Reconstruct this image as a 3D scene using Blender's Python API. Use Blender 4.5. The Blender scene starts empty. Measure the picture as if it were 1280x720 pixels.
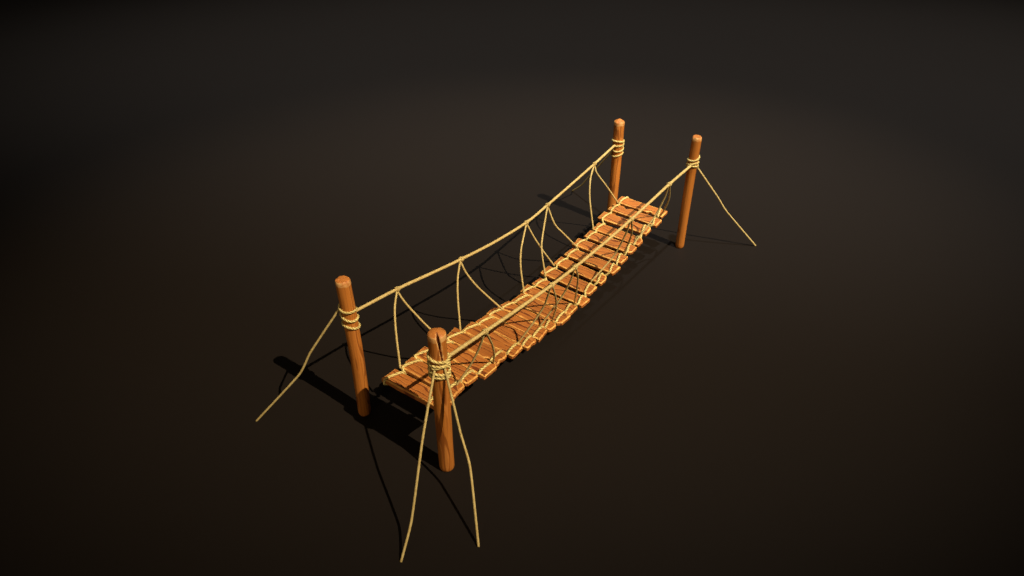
import bpy, bmesh, math, random
from mathutils import Vector, Matrix, noise
random.seed(11)
S = bpy.context.scene
COL = S.collection
PI = math.pi

# ------------------------------------------------------------------ materials
def new_mat(name):
    m = bpy.data.materials.new(name); m.use_nodes = True
    nt = m.node_tree; nt.nodes.clear()
    out = nt.nodes.new('ShaderNodeOutputMaterial'); b = nt.nodes.new('ShaderNodeBsdfPrincipled')
    nt.links.new(b.outputs[0], out.inputs[0])
    return m, nt, b
def N(nt, t, **kw):
    n = nt.nodes.new(t)
    for k, v in kw.items():
        if k.startswith('i_'):
            key = k[2:]; n.inputs[int(key) if key.isdigit() else key].default_value = v
        else: setattr(n, k, v)
    return n
def math_(nt, op, a, b=None, c=None):
    n = nt.nodes.new('ShaderNodeMath'); n.operation = op
    for i, v in enumerate((a, b, c)):
        if v is None: continue
        if isinstance(v, (int, float)): n.inputs[i].default_value = v
        else: nt.links.new(v, n.inputs[i])
    return n.outputs[0]
def mixc(nt, fac, a, b):
    n = nt.nodes.new('ShaderNodeMix'); n.data_type = 'RGBA'
    for s, v in ((0, fac), (6, a), (7, b)):
        if isinstance(v, (int, float)): n.inputs[s].default_value = v
        elif isinstance(v, tuple): n.inputs[s].default_value = (*v, 1)
        else: nt.links.new(v, n.inputs[s])
    return n.outputs[2]
def sstep(nt, v, lo, hi):
    n = nt.nodes.new('ShaderNodeMapRange'); n.interpolation_type = 'SMOOTHSTEP'
    nt.links.new(v, n.inputs[0]); n.inputs[1].default_value = lo; n.inputs[2].default_value = hi
    return n.outputs[0]

def wood(name, base, dark, light, scale, rings=5.0, line=(.86, .985), linestr=.85, rough=.55, bump=.25, bands=None):
    """stylised timber: dark contour-like grain lines, soft tone bands, fine fibres"""
    m, nt, b = new_mat(name)
    tc = N(nt, 'ShaderNodeTexCoord'); oi = N(nt, 'ShaderNodeObjectInfo')
    off = N(nt, 'ShaderNodeVectorMath', operation='SCALE'); off.inputs[0].default_value = (17., 31., 9.)
    nt.links.new(oi.outputs['Random'], off.inputs['Scale'])
    add = N(nt, 'ShaderNodeVectorMath', operation='ADD')
    mp = N(nt, 'ShaderNodeVectorMath', operation='MULTIPLY'); mp.inputs[1].default_value = scale
    nt.links.new(tc.outputs['Object'], mp.inputs[0])
    nt.links.new(mp.outputs[0], add.inputs[0]); nt.links.new(off.outputs[0], add.inputs[1])
    n1 = N(nt, 'ShaderNodeTexNoise', i_Scale=1.0, i_Detail=1.5, i_Roughness=.4, i_Distortion=.35); nt.links.new(add.outputs[0], n1.inputs['Vector'])
    ph = math_(nt, 'MULTIPLY', n1.outputs[0], rings * 2 * PI)
    if bands:                                   # growth-ring lines running along the board, bent by the noise
        sy = N(nt, 'ShaderNodeSeparateXYZ'); nt.links.new(tc.outputs['Object'], sy.inputs[0])
        ph = math_(nt, 'ADD', ph, math_(nt, 'MULTIPLY', sy.outputs[1], bands * 2 * PI))
    s = math_(nt, 'SINE', ph)
    ln = sstep(nt, s, *line)
    brk = N(nt, 'ShaderNodeTexNoise', i_Scale=1.7, i_Detail=1.0); nt.links.new(add.outputs[0], brk.inputs['Vector'])
    ln = math_(nt, 'MULTIPLY', ln, sstep(nt, brk.outputs[0], .27, .42))
    hl = math_(nt, 'MULTIPLY', sstep(nt, math_(nt, 'SINE', math_(nt, 'ADD', ph, -.75)), .86, .99), .35)
    # fine fibres
    mp2 = N(nt, 'ShaderNodeVectorMath', operation='MULTIPLY')
    mx = max(scale); mp2.inputs[1].default_value = tuple(2.2 if q < mx * .5 else 11. for q in scale)
    nt.links.new(add.outputs[0], mp2.inputs[0])
    n2 = N(nt, 'ShaderNodeTexNoise', i_Scale=1.0, i_Detail=3.0); nt.links.new(mp2.outputs[0], n2.inputs['Vector'])
    n3 = N(nt, 'ShaderNodeTexNoise', i_Scale=.55, i_Detail=2.0); nt.links.new(add.outputs[0], n3.inputs['Vector'])
    c = mixc(nt, sstep(nt, n3.outputs[0], .3, .7), base, tuple(q * f for q, f in zip(base, (1.16, 1.2, 1.2))))
    c = mixc(nt, math_(nt, 'MULTIPLY', sstep(nt, n2.outputs[0], .45, .75), .45), c, dark)
    c = mixc(nt, hl, c, light)
    c = mixc(nt, math_(nt, 'MULTIPLY', ln, linestr), c, dark)
    hsv = N(nt, 'ShaderNodeHueSaturation')
    nt.links.new(c, hsv.inputs['Color'])
    nt.links.new(math_(nt, 'ADD', math_(nt, 'MULTIPLY', oi.outputs['Random'], .22), .89), hsv.inputs['Value'])
    nt.links.new(hsv.outputs[0], b.inputs['Base Color'])
    b.inputs['Roughness'].default_value = rough; b.inputs['Specular IOR Level'].default_value = .25
    bp = N(nt, 'ShaderNodeBump', i_Strength=bump, i_Distance=.006)
    nt.links.new(math_(nt, 'SUBTRACT', math_(nt, 'MULTIPLY', n2.outputs[0], .35), ln), bp.inputs['Height'])
    nt.links.new(bp.outputs[0], b.inputs['Normal'])
    return m

def worn(name, a, bcol):
    m, nt, b = new_mat(name)
    tc = N(nt, 'ShaderNodeTexCoord'); oi = N(nt, 'ShaderNodeObjectInfo')
    ad = N(nt, 'ShaderNodeVectorMath', operation='ADD'); nt.links.new(tc.outputs['Object'], ad.inputs[0]); nt.links.new(oi.outputs['Random'], ad.inputs[1])
    n = N(nt, 'ShaderNodeTexNoise', i_Scale=16., i_Detail=3.); nt.links.new(ad.outputs[0], n.inputs['Vector'])
    nt.links.new(mixc(nt, sstep(nt, n.outputs[0], .38, .66), a, bcol), b.inputs['Base Color'])
    b.inputs['Roughness'].default_value = .6; b.inputs['Specular IOR Level'].default_value = .25
    return m

def rope_mat(name, light, mid, dark, groove=(.30, .47), gstr=1.0, rough=.75):
    """twisted rope: UV.x round the rope, UV.y length / twist pitch -> three strands"""
    m, nt, b = new_mat(name)
    uv = N(nt, 'ShaderNodeUVMap'); uv.uv_map = 'twist'
    sp = N(nt, 'ShaderNodeSeparateXYZ'); nt.links.new(uv.outputs[0], sp.inputs[0])
    x = math_(nt, 'MULTIPLY', math_(nt, 'SUBTRACT', sp.outputs[0], sp.outputs[1]), 3.0)
    g = math_(nt, 'ABSOLUTE', math_(nt, 'SUBTRACT', math_(nt, 'FRACT', x), .5))
    gv = sstep(nt, g, *groove)
    tc = N(nt, 'ShaderNodeTexCoord')
    n = N(nt, 'ShaderNodeTexNoise', i_Scale=26., i_Detail=3.); nt.links.new(tc.outputs['Object'], n.inputs['Vector'])
    n2 = N(nt, 'ShaderNodeTexNoise', i_Scale=7., i_Detail=2.); nt.links.new(tc.outputs['Object'], n2.inputs['Vector'])
    c = mixc(nt, sstep(nt, n.outputs[0], .35, .68), light, mid)
    c = mixc(nt, math_(nt, 'MULTIPLY', math_(nt, 'MULTIPLY', gv, gstr), sstep(nt, n2.outputs[0], .2, .5)), c, dark)
    nt.links.new(c, b.inputs['Base Color'])
    b.inputs['Roughness'].default_value = rough; b.inputs['Specular IOR Level'].default_value = .2
    bp = N(nt, 'ShaderNodeBump', i_Strength=.3, i_Distance=.004); nt.links.new(n.outputs[0], bp.inputs['Height'])
    nt.links.new(bp.outputs[0], b.inputs['Normal'])
    return m

M = {}
M['plank'] = wood('plank_wood', (.335, .098, .0150), (.105, .020, .004), (.62, .25, .05), (2.3, 7.0, 6.), rings=2.9, line=(.70, .95), linestr=.85, bands=13.)
M['post'] = wood('post_wood', (.385, .116, .015), (.15, .032, .004), (.56, .2, .04), (8., 8., 1.1), rings=3.4, line=(.82, .98), linestr=.6, rough=.45)
M['edge'] = worn('worn_plank_edge', (.68, .33, .065), (.46, .16, .028))
M['postedge'] = worn('worn_post_edge', (.58, .28, .075), (.42, .14, .026))
M['posttop'] = wood('post_end_grain', (.40, .125, .02), (.16, .03, .005), (.6, .26, .06), (9., 9., 9.), rings=3.5, linestr=.5)
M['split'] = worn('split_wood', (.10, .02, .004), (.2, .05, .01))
M['rail'] = rope_mat('handrail_fibre', (.50, .335, .105), (.42, .265, .075), (.25, .145, .035), gstr=.4)
M['thin'] = rope_mat('thin_rope_fibre', (.50, .345, .11), (.41, .265, .075), (.26, .155, .04), gstr=.4)
M['lash'] = rope_mat('lashing_fibre', (.66, .48, .145), (.52, .345, .085), (.12, .06, .012), groove=(.31, .43))

def ground_mat():
    m, nt, b = new_mat('ground_dark_matte')
    tc = N(nt, 'ShaderNodeTexCoord')
    n = N(nt, 'ShaderNodeTexNoise', i_Scale=.35, i_Detail=4.); nt.links.new(tc.outputs['Object'], n.inputs['Vector'])
    nt.links.new(mixc(nt, n.outputs[0], GROUND_A, GROUND_B), b.inputs['Base Color'])
    b.inputs['Roughness'].default_value = .62; b.inputs['Specular IOR Level'].default_value = .12
    return m
GROUND_A, GROUND_B = (.0089, .0055, .0030), (.0097, .0060, .0033)
KEY_E, FILL_E, FRONT_E = .535e6, .285e6, 1.2e4

# ------------------------------------------------------------------ helpers
def link(name, me, mats, parent=None, loc=None):
    o = bpy.data.objects.new(name, me); COL.objects.link(o)
    for m in (mats if isinstance(mats, (list, tuple)) else [mats]): me.materials.append(m)
    if parent: o.parent = parent
    if loc is not None: o.location = loc
    return o
def smooth(me, angle=None):
    for p in me.polygons: p.use_smooth = True

def spline(pts, step, tension=.5, closed=False):
    """Catmull-Rom through pts, resampled evenly"""
    P = [Vector(p) for p in pts]; out = []
    n = len(P)
    for i in range(n - 1):
        p0 = P[i - 1] if i > 0 else P[i] * 2 - P[i + 1]
        p3 = P[i + 2] if i + 2 < n else P[i + 1] * 2 - P[i]
        p1, p2 = P[i], P[i + 1]
        m1 = (p2 - p0) * tension; m2 = (p3 - p1) * tension
        k = max(2, int((p2 - p1).length / (step * .5)))
        for j in range(k):
            t = j / k; t2 = t * t; t3 = t2 * t
            out.append(p1 * (2 * t3 - 3 * t2 + 1) + m1 * (t3 - 2 * t2 + t) + p2 * (-2 * t3 + 3 * t2) + m2 * (t3 - t2))
    out.append(P[-1])
    res = [out[0]]; acc = 0
    for a, c in zip(out, out[1:]):
        acc += (c - a).length
        if acc >= step: res.append(c); acc = 0
    if (res[-1] - out[-1]).length < step * .5 and len(res) > 1: res[-1] = out[-1]
    else: res.append(out[-1])
    return res

def rope(name, pts, r, mat, parent, amp=.14, pitch=None, step=None, seg=14, tension=.5, rfun=None, loc=(0, 0, 0), presampled=False):
    """one rope: a three-strand twisted section swept along pts"""
    pitch = pitch or r * 6.5; step = step or pitch / 9
    L = Vector(loc)
    path = [p.copy() for p in pts] if presampled else spline(pts, step, tension)
    T = []
    for i in range(len(path)):
        t = path[min(i + 1, len(path) - 1)] - path[max(i - 1, 0)]
        T.append(t.normalized() if t.length > 1e-9 else Vector((0, 0, 1)))
    ref = Vector((0, 0, 1)) if abs(T[0].z) < .9 else Vector((1, 0, 0))
    nrm = (ref - T[0] * ref.dot(T[0])).normalized()
    bm = bmesh.new(); uvl = bm.loops.layers.uv.new('twist')
    rings = []; s = 0; S_ = []
    for i, p in enumerate(path):
        if i: s += (p - path[i - 1]).length
        S_.append(s)
        nrm = (nrm - T[i] * nrm.dot(T[i])).normalized(); bn = T[i].cross(nrm)
        rr = r * (rfun(i / (len(path) - 1)) if rfun else 1)
        rr *= 1 + .05 * noise.noise(p * 9)
        ring = []
        for k in range(seg):
            th = 2 * PI * k / seg
            prof = 1 - amp + amp * abs(math.sin(1.5 * (th - 2 * PI * s / pitch)))
            ring.append(bm.verts.new(p - L + (nrm * math.cos(th) + bn * math.sin(th)) * rr * prof))
        rings.append(ring)
    for i in range(len(rings) - 1):
        for k in range(seg):
            k2 = (k + 1) % seg
            f = bm.faces.new((rings[i][k], rings[i][k2], rings[i + 1][k2], rings[i + 1][k]))
            uu = ((k / seg, S_[i]), ((k + 1) / seg, S_[i]), ((k + 1) / seg, S_[i + 1]), (k / seg, S_[i + 1]))
            for lp, (a, c) in zip(f.loops, uu): lp[uvl].uv = (a, c / pitch)
    for ring, sg in ((rings[0], -1), (rings[-1], 1)):
        f = bm.faces.new(ring if sg > 0 else ring[::-1])
        for lp in f.loops: lp[uvl].uv = (.167, 0)
    bmesh.ops.recalc_face_normals(bm, faces=bm.faces)
    me = bpy.data.meshes.new(name); bm.to_mesh(me); bm.free(); smooth(me)
    return link(name, me, mat, parent, loc)

# ------------------------------------------------------------------ setting
bm = bmesh.new()
bmesh.ops.create_grid(bm, x_segments=8, y_segments=8, size=220)
me = bpy.data.meshes.new('ground'); bm.to_mesh(me); bm.free()
g = link('ground', me, ground_mat()); g['kind'] = 'structure'

# ------------------------------------------------------------------ the bridge
bridge = bpy.data.objects.new('rope_bridge', None); COL.objects.link(bridge)
bridge['label'] = 'wooden plank rope bridge sagging between four brown posts with beige rope handrails on dark ground'
bridge['category'] = 'rope bridge'

Q = (.261, -.028, .476, -.133)
def zdeck(v):
    t = v / 2.4
    return Q[0] + Q[1] * t + Q[2] * t * t + Q[3] * t ** 4
def slope(v): return (zdeck(v + .01) - zdeck(v - .01)) / .02

# corners of every plank (left near, left far, right near, right far)
PL = [((-.245,-2.390),(-.285,-2.177),(.475,-2.364),(.45,-2.150)),
((-.279,-2.125),(-.325,-1.916),(.418,-2.13),(.367,-1.927)),((-.327,-1.895),(-.385,-1.675),(.365,-1.891),(.345,-1.690)),
((-.314,-1.660),(-.356,-1.425),(.402,-1.665),(.369,-1.43)),((-.361,-1.400),(-.425,-1.175),(.343,-1.395),(.311,-1.19)),
((-.339,-1.150),(-.383,-.932),(.371,-1.165),(.339,-.95)),((-.346,-.912),(-.357,-.707),(.381,-.924),(.364,-.740)),
((-.373,-.685),(-.399,-.513),(.384,-.715),(.337,-.505)),((-.365,-.490),(-.349,-.310),(.357,-.476),(.362,-.345)),
((-.325,-.285),(-.332,-.090),(.392,-.318),(.383,-.12)),((-.365,-.050),(-.383,.128),(.362,-.078),(.354,.100)),
((-.351,.168),(-.341,.330),(.384,.143),(.395,.310)),((-.397,.406),(-.389,.590),(.335,.377),(.338,.565)),
((-.369,.656),(-.367,.833),(.345,.632),(.359,.804)),((-.368,.886),(-.340,1.063),(.367,.869),(.385,1.037)),
((-.395,1.116),(-.381,1.271),(.351,1.094),(.362,1.252)),((-.344,1.323),(-.333,1.475),(.357,1.316),(.367,1.470)),
((-.336,1.506),(-.329,1.673),(.363,1.495),(.372,1.650)),((-.395,1.740),(-.383,1.905),(.339,1.734),(.348,1.892)),
((-.378,1.968),(-.356,2.120),(.375,1.945),(.387,2.090)),((-.356,2.155),(-.354,2.316),(.349,2.140),(.363,2.290))]
# the boards of the near half lie almost edge to edge
for i in range(1, 10):
    a, b = PL[i], PL[i + 1]
    PL[i] = (a[0], (a[1][0], b[0][1] - .007), a[2], (a[3][0], b[2][1] - .007))
TH = .047
# bites out of a plank's outline: index -> list of (edge, fraction, half width, depth);  edge 0 near, 1 right, 2 far, 3 left
BITES = {3: [(2, .80, .035, .035)], 4: [(0, .80, .04, .03), (1, .35, .03, .015)], 19: [(2, .72, .05, .03), (3, .42, .022, .06)], 20: [(0, .74, .04, .03)],
         11: [(3, .25, .03, .05)], 9: [(0, .12, .05, .012)], 13: [(1, .8, .05, .018)], 6: [(1, .5, .04, .012)], 15: [(3, .6, .03, .02)], 17: [(3, .5, .02, .03)], 1: [(3, .7, .03, .02)]}
CHOP = {9: [(1, .05)], 17: [(2, .045)], 7: [(3, .05)], 12: [(1, .02)], 16: [(1, .035)], 18: [(2, .03)], 13: [(2, .04)]}   # corner chopped off: 0 LN 1 RN 2 RF 3 LF

for i, q in ((1, .030), (2, .024), (3, .034), (4, .026), (5, .030), (6, .024), (8, .030)): CHOP.setdefault(i, []).append((2, q))
for i, q in ((2, .02), (5, .016), (8, .018)): CHOP.setdefault(i, []).append((1, q))
def plank(i, c):
    LN, LF, RN, RF = [Vector((a, b, 0)) for a, b in c]
    cen = (LN + LF + RN + RF) / 4
    rnd = random.Random(100 + i)
    cs = [LN - cen, RN - cen, RF - cen, LF - cen]
    chops = dict(CHOP.get(i, []))
    outline = []
    for e in range(4):
        a, b = cs[e], cs[(e + 1) % 4]
        d = (b - a); L = d.length; d.normalize(); n_in = Vector((-d.y, d.x, 0))
        cut0 = chops.get(e, .008); cut1 = chops.get((e + 1) % 4, .008)
        k = 26 if e in (0, 2) else 10
        ts = [cut0 + (L - cut0 - cut1) * j / k for j in range(k + 1)]
        for (be, bf, hw, dp) in BITES.get(i, []):
            if be == e: ts += [bf * L + q * hw for q in (-1, -.55, -.15, .3, .7, 1)]
        for t in sorted(t for t in ts if cut0 - 1e-6 <= t <= L - cut1 + 1e-6):
            off = .004 * noise.noise(Vector((t * 7, i * 3.7 + e, 0))) + (.003 * noise.noise(Vector((t * 40, i * 1.7 + e * 5, 2))))
            for (be, bf, hw, dp) in BITES.get(i, []):
                if be == e and abs(t - bf * L) < hw: off += dp * (1 - abs(t - bf * L) / hw) ** .8
            outline.append(a + d * t + n_in * off)
    clean = [outline[0]]
    for p in outline[1:]:
        if (p - clean[-1]).length > .0012: clean.append(p)
    n = len(clean)
    def inset(amount):
        res = []
        for j, p in enumerate(clean):
            a, b = clean[j - 1], clean[(j + 1) % n]
            d = (b - a).normalized(); nn = Vector((-d.y, d.x, 0))
            w = amount * (1 + .8 * noise.noise(Vector((p.x * 9, p.y * 9, i * 2.1))))
            res.append(p + nn * max(w, amount * .35))
        return res
    bm = bmesh.new()
    lv = [(-TH, inset(.006), 0), (-TH + .008, clean, 0), (-.0095, clean, 0), (-.0028, inset(.0055), 1), (0, inset(.0135), 1)]
    rings = []
    for z, pts, _ in lv:
        rings.append([bm.verts.new((p.x, p.y, z + .0025 * noise.noise(Vector((p.x * 4, p.y * 9, i + 5.))))) for p in pts])
    for a in range(len(rings) - 1):
        for j in range(n):
            j2 = (j + 1) % n
            f = bm.faces.new((rings[a][j], rings[a][j2], rings[a + 1][j2], rings[a + 1][j]))
            f.material_index = 1 if a >= 2 else 0
            f.smooth = a >= 2
    ft = bm.faces.new(rings[-1]); fb = bm.faces.new(rings[0][::-1])
    bmesh.ops.triangulate(bm, faces=[ft, fb])
    bmesh.ops.recalc_face_normals(bm, faces=bm.faces)
    me = bpy.data.meshes.new('plank'); bm.to_mesh(me); bm.free()
    o = link('plank', me, [M['plank'], M['edge']], bridge, (cen.x, cen.y, zdeck(cen.y)))
    o.rotation_euler = (math.atan(slope(cen.y)) + rnd.uniform(-.035, .035), rnd.uniform(-.012, .012), 0)
    return o
for i, c in enumerate(PL): plank(i, c)

# ---- posts
class Post: pass
def make_post(x, y, h, r0, r1, kind, bend, rings_z, seed, wraps):
    rnd = random.Random(seed)
    NS = 72
    bm = bmesh.new()
    zs = [0, .006, .018, .035]
    k = 46
    zs += [.035 + (h - .035 - .05) * j / k for j in range(1, k + 1)]
    zt = h - .05
    prof = [(0, .80), (.006, .88), (.018, .95), (.035, 1)] + [(z, 1) for z in zs[4:]]
    if kind == 'flat':   prof += [(h - .026, .995), (h - .015, .965), (h - .006, .905), (h - .001, .82), (h, .6), (h - .001, .4), (h + .001, .2)]
    if kind == 'dome':   prof += [(h - .014, .998), (h - .006, .975), (h - .0005, .925), (h + .006, .80), (h + .012, .6), (h + .018, .4), (h + .021, .2)]
    if kind == 'point':  prof += [(h - .016, .995), (h - .008, .965), (h - .002, .90), (h + .006, .72), (h + .017, .46), (h + .027, .22), (h + .031, .1)]
    if kind == 'chip':   prof += [(h - .026, .995), (h - .015, .955), (h - .006, .89), (h - .002, .78), (h - .004, .55), (h - .008, .35), (h - .008, .15)]
    ntop = 7
    # split of the near post: a wedge opening upwards, facing the camera
    def split_angle(z):                         # the split leans over to the right as it runs down
        return math.radians(-40 + 30 * min(1, max(0, (h - z) / .40)))
    def axis(z):
        t = z / h
        return Vector((bend[0] * math.sin(PI * t), bend[1] * math.sin(PI * t), 0))
    rings = []
    for (z, f) in prof:
        t = min(z / h, 1); R = (r0 + (r1 - r0) * t)
        ring = []
        for q in range(NS):
            th = 2 * PI * q / NS
            d = Vector((math.cos(th), math.sin(th), 0))
            w = 1 + .035 * noise.noise(Vector((d.x * 1.2, d.y * 1.2, z * 2.2 + seed))) + .014 * noise.noise(Vector((d.x * 5, d.y * 5, z * 1.4 + seed * 2)))
            zz = z; rr = R * f * w
            if z > h - .06: zz += (.003 if kind == 'dome' else .009) * noise.noise(Vector((d.x * 2.3, d.y * 2.3, seed * 3.))) * min(f, 1)
            if kind == 'chip' and z > h - .05: zz -= .03 * max(0, noise.noise(Vector((d.x * 1.3 + 4, d.y * 1.3, seed)))) * f
            if kind == 'dome':
                dd = (th - split_angle(z) + PI) % (2 * PI) - PI
                depth = max(0, (z - (h - .40)) / .40)
                wd = .035 + .165 * depth ** 1.1
                if depth > 0 and z <= h + .05:
                    lat = abs(math.sin(dd)) * f + (9 if math.cos(dd) < 0 else 0)
                    wl = wd * (.35 + .65 * min(1, f))
                    if z < h - .025:
                        if abs(dd) < wd: rr *= 1 - min(.72, .5 * depth + .3) * (1 - abs(dd) / wd)
                    elif abs(dd) < wd and f > .25:
                        u = 1 - abs(dd) / wd
                        rr *= 1 - .30 * u * f; zz -= .075 * u * (f - .25) / .75
            ring.append(bm.verts.new(axis(z) + d * rr + Vector((0, 0, zz))))
        rings.append(ring)
    for a in range(len(rings) - 1):
        for q in range(NS):
            f = bm.faces.new((rings[a][q], rings[a][(q + 1) % NS], rings[a + 1][(q + 1) % NS], rings[a + 1][q]))
            f.smooth = True
            ia = a - (len(rings) - 1 - ntop)
            f.material_index = 0 if ia < 0 else (1 if ia < 3 else 2)
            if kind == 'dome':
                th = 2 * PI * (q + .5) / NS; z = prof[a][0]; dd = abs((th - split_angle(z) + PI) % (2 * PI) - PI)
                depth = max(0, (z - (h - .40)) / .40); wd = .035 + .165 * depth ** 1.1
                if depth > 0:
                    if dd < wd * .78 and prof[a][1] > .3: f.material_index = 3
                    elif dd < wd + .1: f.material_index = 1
    f = bm.faces.new(rings[-1]); f.material_index = 2
    bm.faces.new(rings[0][::-1])
    bmesh.ops.recalc_face_normals(bm, faces=bm.faces)
    me = bpy.data.meshes.new('post'); bm.to_mesh(me); bm.free()
    o = link('post', me, [M['post'], M['postedge'], M['posttop'], M['split']], bridge, (x, y, 0))
    o['label'] = {'flat': 'flat topped wooden post', 'dome': 'wooden post with a split in its rounded top',
                  'point': 'wooden post with a pointed top', 'chip': 'wooden post with a chipped flat top'}[kind]
    # lashing: a rope coil wound round the post (points relative to the post's foot)
    for (z0, z1, turns, start, hand, rr) in wraps:
        pts = []; n = int(turns * 26)
        for j in range(n + 1):
            t = j / n; th = start + hand * turns * 2 * PI * t
            z = z0 + (z1 - z0) * t + .008 * math.sin(th * 1.7 + seed)
            R = (r0 + (r1 - r0) * z / h) * 1.0 + rr * .55 + .002 * math.sin(3 * th + seed)
            pts.append(axis(z) + Vector((R * math.cos(th), R * math.sin(th), z)))
        rope('lashing', pts, rr, M['lash'], o, amp=.17, pitch=rr * 7.5, seg=15)
    return o
# z0, z1, turns, start angle, handedness, radius
CAM_A = math.atan2(-.656, .493)         # direction from the bridge to the camera
make_post(-.564, -2.403, 1.622, .0635, .0670, 'flat', (.012, .008), None, 3, [(1.355, 1.085, 3.0, CAM_A + PI, 1, .0120)])
make_post(.560, -2.432, 1.580, .070, .0755, 'dome', (.004, -.004), None, 7, [(1.375, 1.25, 2.15, CAM_A + PI * .9, 1, .0145), (1.30, 1.235, 1.1, CAM_A + 2.0, -1, .0135), (1.235, 1.145, 2.0, CAM_A + 2.7, 1, .0145)])
make_post(-.550, 2.420, 1.560, .066, .069, 'point', (.010, 0), None, 12, [(1.30, 1.285, 1.1, CAM_A + 2.4, 1, .0135), (1.18, 1.27, 1.1, CAM_A + 2.6, 1, .0125), (1.185, 1.06, 1.9, CAM_A + 2.3, -1, .0125)])
make_post(.548, 2.428, 1.618, .058, .061, 'chip', (-.004, 0), None, 21, [(1.27, 1.36, 1.0, CAM_A + 2.8, 1, .0125), (1.28, 1.20, 2.2, CAM_A + 2.6, -1, .0135)])

# ---- handrails with their knots
def bumpy(a, b, n, amp, seed):
    a, b = Vector(a), Vector(b)
    return [a.lerp(b, j / n) + Vector((noise.noise(Vector((j, seed, 0))), 0, noise.noise(Vector((j, seed, 4))))) * amp for j in range(1, n)]
RA = [(-.55,-2.350,1.240),(-.55,-1.802,1.186),(-.55,-1.35,1.118),(-.55,-.862,1.049),(-.55,-.3,.987),(-.55,.320,.962),(-.55,.759,1.008),(-.55,1.3,1.08),(-.55,1.831,1.156),(-.55,2.350,1.240)]
RB = [(.55,-2.350,1.250),(.55,-1.82,1.200),(.55,-1.3,1.155),(.55,-.776,1.122),(.55,-.352,1.110),(.55,.25,1.118),(.55,.829,1.146),(.55,1.3,1.18),(.55,1.763,1.216),(.55,2.360,1.240)]
KA = [1, 3, 5, 6, 8]; KB = [1, 3, 4, 6, 8]
def knot(p, d, r, parent):
    d = d.normalized(); up = Vector((0, 0, 1)); side = d.cross(up).normalized(); up = side.cross(d)
    pts = []; n = 40
    for j in range(n + 1):
        t = j / n; th = 2 * PI * 2.1 * t + 1.0
        pts.append(p + d * (t - .5) * r * 2.2 + (side * math.cos(th) + up * math.sin(th)) * r * 1.25)
    pts.append(p - up * r * 1.9 + d * r * .3)
    rope('knot', pts, r * .52, M['thin'], parent, amp=.15, seg=10)
def rail(P, ks, r):
    o = rope('handrail_rope', P, r, M['rail'], bridge, amp=.07, pitch=.13, step=.016, seg=15)
    for k in ks: knot(Vector(P[k]), Vector(P[k + 1]) - Vector(P[k - 1]), r, o)
rail(RA, KA, .0160); rail(RB, KB, .0172)

# ---- hangers from the knots down to the deck ropes
HANG = [
[(-.55,-1.806,1.170),(-.477,-1.926,1.056),(-.378,-2.032,.878),(-.249,-2.144,.575)],[(-.55,-1.806,1.170),(-.487,-1.763,1.014),(-.354,-1.613,.685),(-.274,-1.435,.42)],
[(-.55,-.877,1.033),(-.498,-.989,.893),(-.432,-1.076,.69),(-.343,-1.160,.372)],[(-.55,-.877,1.033),(-.491,-.85,.883),(-.409,-.756,.677),(-.271,-.500,.285)],
[(-.55,.323,.948),(-.453,.087,.737),(-.385,-.01,.557),(-.292,-.066,.258)],[(-.55,.323,.948),(-.476,.395,.735),(-.406,.488,.529),(-.328,.625,.28)],
[(-.55,.76,.996),(-.415,.46,.692),(-.357,.392,.532),(-.285,.37,.265)],[(-.55,.76,.996),(-.451,.784,.765),(-.378,.903,.587),(-.282,1.09,.335)],
[(-.55,1.823,1.142),(-.491,1.653,1.012),(-.412,1.541,.793),(-.296,1.49,.405)],[(-.55,1.844,1.142),(-.509,1.837,1.04),(-.417,1.974,.815),(-.308,2.14,.527)],
[(.55,-1.826,1.187),(.484,-1.838,.973),(.415,-1.884,.781),(.314,-1.98,.545)],[(.55,-1.809,1.187),(.459,-1.615,.88),(.379,-1.486,.624),(.308,-1.415,.415)],
[(.55,-.789,1.110),(.464,-.756,.833),(.377,-.805,.617),(.253,-.925,.333)],[(.55,-.76,1.110),(.449,-.528,.776),(.367,-.388,.532),(.277,-.315,.265)],
[(.55,-.352,1.095),(.481,-.316,.876),(.393,-.334,.651),(.228,-.485,.275)],[(.55,-.327,1.095),(.494,-.181,.885),(.41,-.039,.631),(.29,.125,.258)],
[(.55,.814,1.134),(.487,.863,.921),(.362,.855,.57),(.22,.6,.275)],[(.55,.845,1.134),(.451,1.092,.813),(.369,1.213,.603),(.277,1.29,.365)],
[(.55,1.747,1.200),(.501,1.792,.997),(.416,1.749,.716),(.298,1.484,.4)],[(.55,1.784,1.200),(.472,2.01,.898),(.394,2.093,.675),(.323,2.125,.522)]]
for P in HANG: rope('hanger_rope', P, .0105, M['thin'], bridge, amp=.07, pitch=.075, step=.012, seg=11, tension=.42)

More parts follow.
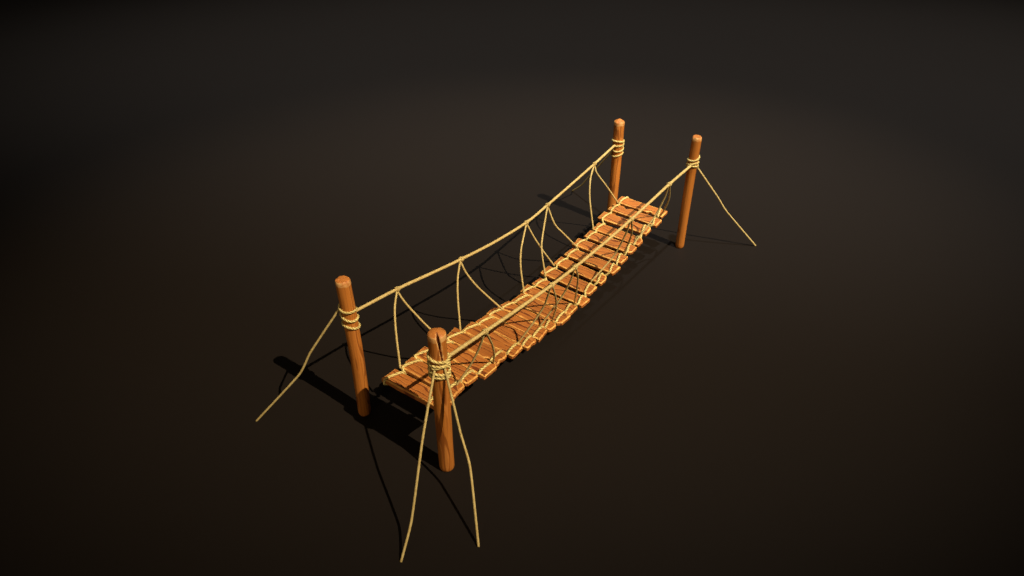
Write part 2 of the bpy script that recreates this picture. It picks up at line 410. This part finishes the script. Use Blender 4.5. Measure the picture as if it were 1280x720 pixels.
# ---- deck ropes: over every plank, dipping into every gap
DR = .0142
def deck_rope(side):
    pts = []
    for i, c in enumerate(PL):
        LN, LF, RN, RF = c
        base = max((LN[0] + LF[0]) / 2 + .078, -.30) if side < 0 else min((RN[0] + RF[0]) / 2 - .078, .31)
        # plank edges at the rope's line
        f = (base - LN[0]) / (RN[0] - LN[0]); near = LN[1] + (RN[1] - LN[1]) * f
        f = (base - LF[0]) / (RF[0] - LF[0]); far = LF[1] + (RF[1] - LF[1]) * f
        w = .012 * noise.noise(Vector((i * 1.3, side * 3, 0)))
        u = base + w; r = DR
        if i == 0: pts += [(u + .004, near + .03, zdeck(near) - TH - .012), (u + .012 * side, near - .012, zdeck(near) - .035)]
        m = (near + far) / 2
        pts += [(u + .017 * side, near + .003, zdeck(near) - r * .25), (u + .010 * side, near + .045, zdeck(near + .045) + r * .95),
                (u - .002 * side, m, zdeck(m) + r * 1.25), (u - .012 * side, far - .04, zdeck(far - .04) + r * .95), (u - .019 * side, far - .001, zdeck(far) - r * .3)]
        if i < len(PL) - 1:
            c2 = PL[i + 1]; f = (base - c2[0][0]) / (c2[2][0] - c2[0][0]); nn = c2[0][1] + (c2[2][1] - c2[0][1]) * f
            gap = nn - far; mid = (nn + far) / 2
            pts.append((u, mid, zdeck(mid) - max(.035, min(.05, gap * .9))))
        else: pts += [(u - .012 * side, far + .014, zdeck(far) - .035), (u + .004, far - .03, zdeck(far) - TH - .012)]
    rope('deck_rope', pts, DR, M['lash'], bridge, amp=.2, pitch=.125, step=.0085, seg=15, tension=.5)
deck_rope(-1); deck_rope(1)

# ---- guy ropes from the post heads to the ground
GUY = [
[(-.600,-2.436,1.335),(-.853,-2.677,.833),(-.966,-2.784,.561),(-1.334,-3.133,.004)],
[(.585,-2.512,1.262),(.692,-2.82,.79),(.822,-3.153,.212),(.912,-3.395,.004)],
[(.640,-2.450,1.262),(.834,-2.522,.715),(1.0,-2.605,.458),(1.324,-2.91,.004)],
[(.596,2.470,1.195),(.862,2.674,.767),(.989,2.774,.544),(1.381,3.08,.004)],
[(-.615,2.46,1.13),(-1.155,2.744,.433),(-1.325,2.835,.214),(-1.551,2.956,.004)]]
for P in GUY: rope('guy_rope', P, .0110, M['thin'], bridge, amp=.07, pitch=.075, step=.012, seg=11, tension=.30)

# ------------------------------------------------------------------ light
def spot(name, target, el, az, dist, radius, aspect, energy, color, size, rot=0):
    """far spot lamp with a soft elliptical pool of the given radius round its target; el/az: where the light travels"""
    trav = Vector((math.cos(az) * math.cos(el), math.sin(az) * math.cos(el), -math.sin(el)))
    ld = bpy.data.lights.new(name, 'SPOT'); ld.energy = energy; ld.color = color
    ld.spot_size = 2 * math.atan(radius / dist); ld.spot_blend = 1.0; ld.shadow_soft_size = size
    o = bpy.data.objects.new(name, ld); COL.objects.link(o)
    o.location = Vector(target) - trav * dist
    h = Vector((-math.sin(az), math.cos(az), 0)); w = h.cross(trav)
    ax = h * math.cos(rot) + w * math.sin(rot)          # long axis of the pool
    o.rotation_euler = Matrix((ax, (-trav).cross(ax), -trav)).transposed().to_euler(); o.scale = (aspect, 1, 1)
    return o
spot('key_lamp', (-1.13, 1.75, 0), math.radians(50.3), math.radians(175.6), 85, 6.0, 1.43, KEY_E, (1.0, .93, .81), .22, -.2)
spot('far_floor_fill', (-3.7, 10.5, 0), math.radians(72), 2.21, 60, 12.3, 1.7, FILL_E, (.72, .84, 1.02), .8, -.1)  # added unseen fill that brightens the far floor behind the bridge
spot('front_fill', (0, 0, .6), math.radians(24), math.radians(100), 40, 4.6, 1.0, FRONT_E, (1.0, .86, .66), 3.0)  # soft fill added on the camera side to lift plank fronts and posts

W = bpy.data.worlds.new('World'); S.world = W; W.use_nodes = True
nt = W.node_tree; bg = nt.nodes['Background']
tc = N(nt, 'ShaderNodeTexCoord'); sp = N(nt, 'ShaderNodeSeparateXYZ'); nt.links.new(tc.outputs['Generated'], sp.inputs[0])
nt.links.new(mixc(nt, sstep(nt, sp.outputs[2], .12, .55), (.012, .012, .012), (.32, .28, .23)), bg.inputs[0])
bg.inputs[1].default_value = .19

# ------------------------------------------------------------------ camera
cd = bpy.data.cameras.new('camera'); cd.sensor_width = 36; cd.lens = 869 / 1280 * 36; cd.clip_end = 1000
co = bpy.data.objects.new('camera', cd); COL.objects.link(co); S.camera = co
co.location = (3.635, -5.526, 5.017)
co.rotation_euler = Vector((-.4934, .6561, -.5708)).to_track_quat('-Z', 'Y').to_euler()

S.view_settings.view_transform = 'Standard'; S.view_settings.look = 'None'
S.view_settings.exposure = 0; S.view_settings.gamma = 1
